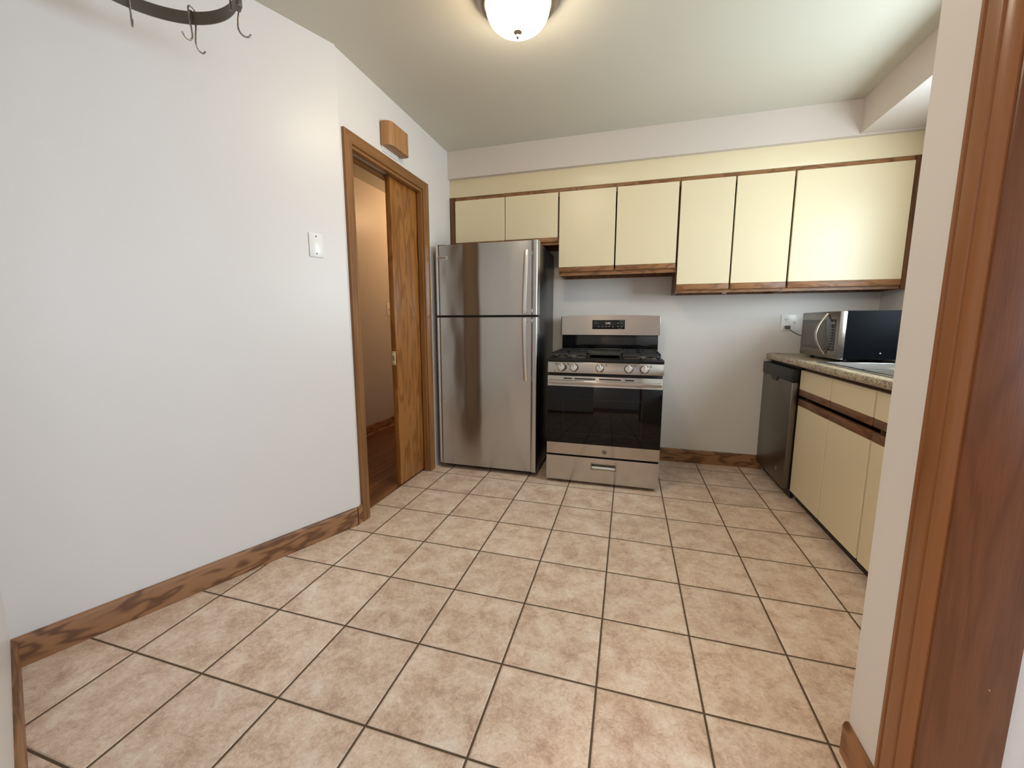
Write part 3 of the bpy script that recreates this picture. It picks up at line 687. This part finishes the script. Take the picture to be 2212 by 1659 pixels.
# rounded far end
pe = []
for k in range(7):
    a = R(90) * k / 6; pe.append((1.056 + 0.075 * (1 - math.cos(a)) , 0.695 + 0.075 * math.sin(a)))
outl = [(1.0445 + 0.0, 0.690)] + [(1.0445 + 0.080 * (1 - math.cos(R(90) * k / 8)), 0.690 + 0.082 * math.sin(R(90) * k / 8)) for k in range(1, 9)] + [(KX0 + 0.02, 0.772), (KX0 + 0.02, 0.690)]
prism(bm, outl, 'z', ZB, ZT)
box(bm, KX0, XR, KY1, 0.773, ZB, ZT); box(bm, KX0, XR, -1.563, KY0, ZB, ZT); box(bm, KX1, XR, KY0, KY1, ZB, ZT)
ct = obj('countertop', bm, M['granite']); tag(ct, 'speckled beige laminate countertop with rolled front edge over the dishwasher', 'countertop')
# sink
bm = bmesh.new()
for a in ((KX0 - 0.018, KX0 + 0.014, KY0 - 0.016, KY1 + 0.016), (KX1 - 0.05, KX1 + 0.016, KY0 - 0.016, KY1 + 0.016), (KX0 + 0.014, KX1 - 0.05, KY1 - 0.018, KY1 + 0.016), (KX0 + 0.014, KX1 - 0.05, KY0 - 0.016, KY0 + 0.018), (KX0 + 0.014, KX1 - 0.05, -0.41, -0.385)):
    box(bm, *a, ZT, ZT + 0.006, 0.002)
def basin(bm, x0, x1, y0, y1, zt, zb, t_=0.001):
    s = 0.018
    T = [(x0, y0), (x1, y0), (x1, y1), (x0, y1)]; Bq = [(x0 + s, y0 + s), (x1 - s, y0 + s), (x1 - s, y1 - s), (x0 + s, y1 - s)]
    vt = [bm.verts.new((*p, zt)) for p in T]; vb = [bm.verts.new((*p, zb)) for p in Bq]
    for k in range(4): bm.faces.new((vt[k], vt[(k + 1) % 4], vb[(k + 1) % 4], vb[k]))
    bm.faces.new(vb)
sk = thing('kitchen_sink', (1.36, -0.4, ZT), 'stainless steel double bowl drop-in sink set in the countertop', 'sink')
obj('rim', bm, M['sinksteel'], sk)
for ya, yb_ in ((-0.385, KY1 - 0.018), (KY0 + 0.018, -0.41)):
    bm = bmesh.new(); basin(bm, KX0 + 0.014, KX1 - 0.05, ya, yb_, ZT + 0.004, 0.74); o = obj('bowl', bm, M['sinksteel'], sk, sm=False)
# dishwasher
dw = thing('dishwasher', (1.35, 0.48, 0), 'grey stainless dishwasher with black control strip at the far end of the counter', 'dishwasher')
DWX = 1.052; Y0, Y1 = 0.200, 0.768
obj('body', Box(DWX + 0.046, XR - 0.03, Y0 + 0.004, Y1, 0.08, 0.855), M['black'], dw)
dd = obj('door', Box(DWX, DWX + 0.045, Y0, Y1, 0.066, 0.762, 0.004), M['steel_dark'], dw)
dp = obj('control_strip', Box(DWX - 0.006, DWX + 0.045, Y0 + 0.0, Y1, 0.764, 0.846, 0.006), M['black'], dw, label='black control strip')
for q, zz in ((0.05, 0.822), (0.045, 0.798)):
    obj('printed_mark', Box(DWX - 0.0068, DWX - 0.0058, Y1 - 0.03 - q, Y1 - 0.03, zz, zz + 0.004), M['print'], dp)
bm = prism(bmesh.new(), [(0.445, 0.770), (0.445, 0.757), (0.468, 0.738), (0.548, 0.738), (0.575, 0.757), (0.575, 0.770)], 'x', DWX - 0.005, DWX + 0.01)
obj('latch_pocket', bm, M['black'], dd, label='dark pocket grip under the control strip')
obj('badge', lathe(bmesh.new(), [(0.015, 0.0), (0.015, -0.001)], (DWX, 0.345, 0.155), 'x', 24), M['handle'], dd, label='small round badge')
obj('toe_panel', Box(1.098, 1.110, Y0, Y1, 0.008, 0.078), M['black'], dw)

# microwave
MX, MY0, MY1, MZ0, MZ1 = 1.190, 0.010, 0.528, 0.926, 1.200
mw = thing('microwave_oven', (1.38, 0.27, ZT), 'black countertop microwave with stainless door standing beside the sink', 'microwave')
obj('case', Box(MX + 0.034, 1.60, MY0 + 0.004, MY1 - 0.004, MZ0 + 0.004, MZ1, 0.004), M['mwcase'], mw)
mdoor = obj('door', Box(MX, MX + 0.034, MY0, MY1, MZ0, MZ1 - 0.002, 0.004), M['steel_mw'], mw)
bm = prism(bmesh.new(), [(MY1 - 0.012, MZ0 + 0.055), (MY1 - 0.018, MZ0 + 0.048), (0.175, MZ0 + 0.040), (0.165, MZ0 + 0.048), (0.165, MZ1 - 0.060), (0.175, MZ1 - 0.050), (MY1 - 0.018, MZ1 - 0.048), (MY1 - 0.012, MZ1 - 0.056)], 'x', MX - 0.0015, MX + 0.003)
wn_ = obj('window', bm, M['mwglass'], mdoor, label='dark door window')
obj('window_mesh', Box(MX - 0.002, MX - 0.001, 0.185, MY1 - 0.055, MZ0 + 0.065, MZ1 - 0.070), mat('window_mesh', (84, 76, 68), 0.25), wn_)
bm = bmesh.new()
for r_ in range(8):
    for c_ in range(3): box(bm, MX - 0.0024, MX - 0.0014, 0.060 + c_ * 0.018, 0.071 + c_ * 0.018, MZ0 + 0.058 + r_ * 0.016, MZ0 + 0.063 + r_ * 0.016)
box(bm, MX - 0.0024, MX - 0.0014, 0.060, 0.105, MZ1 - 0.075, MZ1 - 0.062)
kp = obj2('keypad', [(Box(MX - 0.0015, MX + 0.003, 0.050, 0.1649, MZ0 + 0.045, MZ1 - 0.048, 0.001), M['display']), (bm, M['print'])], mdoor, label='black keypad')
bm = bmesh.new(); pts = []
for k in range(17):
    u = k / 16; pts.append((MX - 0.004 - 0.050 * math.sin(PI * u), 0.155 + 0.0 * u, MZ0 + 0.022 + (MZ1 - MZ0 - 0.036) * u))
tube(bm, pts, 0, 12, flat=((0, 1, 0), 0.012, 0.006))
obj('handle', bm, M['handle'], mdoor, label='bowed steel handle')
for xx in (MX + 0.06, 1.55):
    for yy in (MY0 + 0.05, MY1 - 0.05): obj('foot', lathe(bmesh.new(), [(0.014, ZT), (0.014, MZ0 + 0.006)], (xx, yy, 0), 'z', 16), M['black'], mw)
obj('side_screw', lathe(bmesh.new(), [(0.004, 0.0), (0.004, -0.001)], (1.395, MY0 + 0.004, 0.965), 'y', 12), M['handle'], mw)
pl = Box(1.165, 1.195, YB - 0.034, YB - 0.0070, 1.088, 1.112, 0.005)
pgp = obj('plug', pl, M['cord'], mw, label='grey plug in the wall outlet')
bm = bmesh.new(); tube(bm, [(1.182, YB - 0.030, 1.092), (1.192, YB - 0.036, 1.080), (1.215, YB - 0.034, 1.064), (1.245, YB - 0.030, 1.048), (1.285, YB - 0.035, 1.032), (1.34, YB - 0.06, 1.02), (1.39, YB - 0.12, 1.01), (1.41, MY1 + 0.05, 1.0), (1.42, MY1 - 0.006, 1.0)], 0.0032, 8)
obj('power_cord', bm, M['cord'], mw)

# outlet plate on back wall (receptacle + switch)
ol = thing('wall_outlet', (1.20, YB, 1.13), 'white double gang plate with outlet and toggle switch on the back wall', 'outlet')
obj('cover_plate', Box(1.138, 1.262, YB - 0.006, YB, 1.072, 1.193, 0.0025), M['white'], ol)
for zz in (1.152, 1.100):
    rc = obj('receptacle', lathe(bmesh.new(), [(0.016, YB - 0.006), (0.016, YB - 0.0075)], (1.170, 0, zz), 'y', 24), M['white'], ol)
    bm = Box(1.162, 1.1645, YB - 0.0082, YB - 0.0074, zz + 0.001, zz + 0.010); box(bm, 1.1745, 1.177, YB - 0.0082, YB - 0.0074, zz + 0.001, zz + 0.010); box(bm, 1.1675, 1.1715, YB - 0.0082, YB - 0.0074, zz - 0.009, zz - 0.004)
    obj('slots', bm, M['dark'], rc)
obj('toggle', prism(bmesh.new(), [(YB - 0.006, 1.122), (YB - 0.018, 1.132), (YB - 0.018, 1.140), (YB - 0.006, 1.144)], 'x', 1.2205, 1.2305, 0.001), M['white'], ol)
for zz in (1.107, 1.163): obj('screw', lathe(bmesh.new(), [(0.003, YB - 0.006), (0.003, YB - 0.0072)], (1.2255, 0, zz), 'y', 12), M['handle'], ol)

# blank plate on the diagonal wall
def on_diag(s, z, off=0.0):   # s = distance from the bend toward the camera
    p = Vector((XW, -0.875, 0)) + dirD * s + Vector((math.sin(AD), -math.cos(AD), 0)) * off; return Vector((p.x, p.y, z))
bp = thing('blank_wall_plate', on_diag(0.135, 1.511), 'white blank cover plate with two screws on the angled wall', 'wall plate')
def diag_part(name, bm, material, parent, **k):
    # bm local: x along wall (toward camera), y off the wall, z up; around parent origin
    bmesh.ops.transform(bm, matrix=Matrix.Translation(ORG[parent.name]) @ Matrix.Rotation(AD + PI, 4, 'Z'), verts=bm.verts)
    return obj(name, bm, material, parent, **k)
cp_ = diag_part('cover', Box(-0.035, 0.035, 0, 0.0055, -0.057, 0.057, 0.003), M['white'], bp)
for zz in (-0.041, 0.041): diag_part('screw', lathe(bmesh.new(), [(0.0035, 0.0055), (0.0035, 0.0066)], (0, 0, zz), 'y', 14), M['darkhole'], bp)
# hall switch plate
hs = thing('light_switch', (-2.44, 1.155, 1.27), 'small white switch plate in the hallway beyond the pocket door', 'light switch')
obj('cover', Box(-2.44, -2.4345, 1.155, 1.225, 1.205, 1.345, 0.002), M['white'], hs)
obj('toggle', Box(-2.4348, -2.425, 1.184, 1.194, 1.265, 1.285, 0.001), M['white'], hs)
# outlet at the left edge of the picture, on the side wall
so = thing('wall_outlet', cornerD + Vector((math.cos(AS), math.sin(AS), 0)) * 1.30 + Vector((0, 0, 0.56)), 'white wall plate at the lower left picture edge, on the short near wall', 'outlet')
def side_part(name, bm, material, parent, **k):
    bmesh.ops.transform(bm, matrix=Matrix.Translation(ORG[parent.name]) @ Matrix.Rotation(AS, 4, 'Z'), verts=bm.verts)
    return obj(name, bm, material, parent, **k)
side_part('cover', Box(-0.035, 0.035, 0, 0.006, -0.057, 0.057, 0.002), M['white'], so)
for zz in (-0.02, 0.02): side_part('receptacle', lathe(bmesh.new(), [(0.016, 0.006), (0.016, 0.008)], (0, 0, zz), 'y', 20), M['white'], so)

# door chime above the doorway
ch = thing('door_chime', (XW, -0.385, 2.16), 'rounded wooden door chime box on white backing above the pocket doorway', 'door chime')
cz0, cz1, cy0, cy1 = 2.165, 2.296, -0.488, -0.268
pts = [(XW + 0.008, cy0)] + [(XW + 0.028 + 0.042 * math.sin(R(90) * k / 8), cy0 + 0.042 * (1 - math.cos(R(90) * k / 8))) for k in range(9)] + [(XW + 0.070, cy1 - 0.030)] + \
      [(XW + 0.046 + 0.024 * math.cos(R(90) * k / 6), cy1 - 0.024 + 0.024 * math.sin(R(90) * k / 6)) for k in range(7)] + [(XW + 0.008, cy1)]
cl = []
for p in pts:
    if not cl or (abs(p[0] - cl[-1][0]) + abs(p[1] - cl[-1][1])) > 1e-4: cl.append(p)
cv = obj('cover', prism(bmesh.new(), cl, 'z', cz0, cz1, 0.0), M['maple'], ch)
for yy in (cy0 + 0.052, cy1 - 0.036): obj('groove', Box(XW + 0.069, XW + 0.0705, yy, yy + 0.003, cz0 + 0.0005, cz1 - 0.0005), M['maple_end'], cv)
obj('backing_plate', prism(bmesh.new(), [(cy0 + 0.012, cz0 - 0.010), (cy0 + 0.02, cz0 - 0.024), (cy1 - 0.05, cz0 - 0.024), (cy1 - 0.035, cz0 - 0.010), (cy1 - 0.035, cz1 - 0.01), (cy0 + 0.012, cz1 - 0.01)], 'x', XW, XW + 0.0075), M['white'], ch)

# ceiling light
LX, LY = -0.434, -0.905
cl_ = thing('ceiling_light', (LX, LY, CZ), 'lit round white glass dome ceiling light with nickel rings', 'ceiling light')
bm = lathe(bmesh.new(), [(r_, CZ - h_ * 0.82) for r_, h_ in ((0.172, 0.0006), (0.179, 0.006), (0.180, 0.016), (0.172, 0.022), (0.172, 0.027), (0.169, 0.034), (0.162, 0.040), (0.160, 0.048), (0.154, 0.056), (0.147, 0.062), (0.140, 0.064), (0.133, 0.062), (0.126, 0.040))], (LX, LY, 0), 'z', 72)
obj('canopy', bm, M['nickel'], cl_)
prof = [(0.1295, CZ - 0.044), (0.131, CZ - 0.056)]
for k in range(1, 15):
    a = R(90) * k / 15; prof.append((0.131 * math.cos(a) ** 0.85, CZ - 0.056 - 0.086 * math.sin(a)))
prof.append((0.004, CZ - 0.1435))
obj('glass_dome', lathe(bmesh.new(), prof, (LX, LY, 0), 'z', 64), M['glow'], cl_, label='glowing frosted glass dome')
bm = lathe(bmesh.new(), [(0.010, CZ - 0.136), (0.0175, CZ - 0.142), (0.018, CZ - 0.146), (0.013, CZ - 0.151), (0.007, CZ - 0.155), (0.006, CZ - 0.161), (0.0075, CZ - 0.165), (0.004, CZ - 0.170)], (LX, LY, 0), 'z', 24)
obj('finial', bm, M['nickel'], cl_)

# pot rack ring with chains
RC = Vector((-1.262, -1.800, 0)); RR, RZ0, RZ1 = 0.226, 2.100, 2.138
pr = thing('pot_rack', (RC.x, RC.y, RZ0), 'round flat-band metal pot rack hanging at the top left', 'pot rack')
bm = bmesh.new(); n = 96; th = 0.003
ring = []
for k in range(n):
    a = 2 * PI * k / n; c_, s_ = math.cos(a), math.sin(a)
    ring.append([bm.verts.new((RC.x + r_ * c_, RC.y + r_ * s_, z_)) for r_, z_ in ((RR, RZ0), (RR + th, RZ0), (RR + th, RZ1), (RR, RZ1))])
for k in range(n):
    a, b = ring[k], ring[(k + 1) % n]
    for j in range(4): bm.faces.new((a[j], a[(j + 1) % 4], b[(j + 1) % 4], b[j]))
bmesh.ops.recalc_face_normals(bm, faces=bm.faces)
obj('band', bm, M['rackmetal'], pr)
for deg in (58, 178, 298):
    a = R(deg); c_, s_ = math.cos(a), math.sin(a)
    bm = Box(-0.004, 0.012, -0.016, 0.016, -0.004, 0.062, 0.002)
    bmesh.ops.transform(bm, matrix=Matrix.Translation((RC.x + (RR + 0.001) * c_, RC.y + (RR + 0.001) * s_, RZ0)) @ Matrix.Rotation(a, 4, 'Z'), verts=bm.verts)
    bk = obj('bracket', bm, M['rackmetal'], pr)
    bm = bmesh.new(); p0 = Vector((RC.x + RR * c_, RC.y + RR * s_, RZ1 + 0.022)); p1 = Vector((RC.x + 0.03 * c_, RC.y + 0.03 * s_, CZ - 0.02))
    L = (p1 - p0).length; nl = int(L / 0.020)
    for k in range(nl):
        u = (k + 0.5) / nl; pc = p0 + (p1 - p0) * u; pts = []
        dr_ = (p1 - p0).normalized(); s1 = dr_.cross(Vector((0, 0, 1))).normalized(); s2 = dr_.cross(s1)
        sd = s1 if k % 2 else s2
        for j in range(13):
            b_ = 2 * PI * j / 12; pts.append(pc + dr_ * math.cos(b_) * 0.014 + sd * math.sin(b_) * 0.006)
        tube(bm, pts, 0.0015, 6)
    obj('chain', bm, M['rackmetal'], pr)
obj('ceiling_hook', lathe(bmesh.new(), [(0.02, CZ), (0.02, CZ - 0.006), (0.006, CZ - 0.010), (0.006, CZ - 0.03), (0.032, CZ - 0.031), (0.032, CZ - 0.035)], (RC.x, RC.y, 0), 'z', 20), M['rackmetal'], pr)
# S hooks over the band: local x = outward from ring
def s_hook_mesh():
    bm = bmesh.new(); pts = []
    # inner leg down, over the band, outer leg down, then open curl at the bottom
    pts += [(-0.010, 0, 0.004), (-0.010, 0, 0.022)]
    for k in range(1, 8):
        a = PI - PI * k / 8; pts.append((0.0015 + 0.0115 * math.cos(a), 0, 0.041 + 0.010 * math.sin(a)))
    pts += [(0.013, 0, 0.036), (0.012, 0, 0.010), (0.008, 0, -0.014), (0.006, 0, -0.034)]
    for k in range(1, 9):
        a = PI + (PI * 0.86) * k / 8; pts.append((0.006 + 0.018 * (1 + math.cos(a)), 0, -0.036 + 0.022 * math.sin(a)))
    tube(bm, pts, 0.0026, 8); me = bpy.data.meshes.new('s_hook'); bm.to_mesh(me); bm.free(); me.materials.append(M['hookmetal']); smooth(me, 60); return me
hook_me = s_hook_mesh(); first = None
for deg, spin, dz, lab in ((153, 176, -0.004, 'metal hook at the left of the pot rack band, nearest the picture edge'), (112, 160, 0.0, 'metal hook looped over the middle of the pot rack band, curl turned toward the room'),
                       (112.5, -14, -0.012, 'metal hook hanging lowest, just below the middle of the pot rack'), (65, -8, -0.004, 'metal hook at the right end of the pot rack by its bracket')):
    if first is None: first = o = bpy.data.objects.new('hook', hook_me)
    else: o = first.copy()
    COL.objects.link(o)
    a = R(deg); o.location = (RC.x + RR * math.cos(a), RC.y + RR * math.sin(a), RZ0 + dz); o.rotation_euler = (0, 0, a + R(spin))
    tag(o, lab, 'hook', 'hooks on the pot rack')
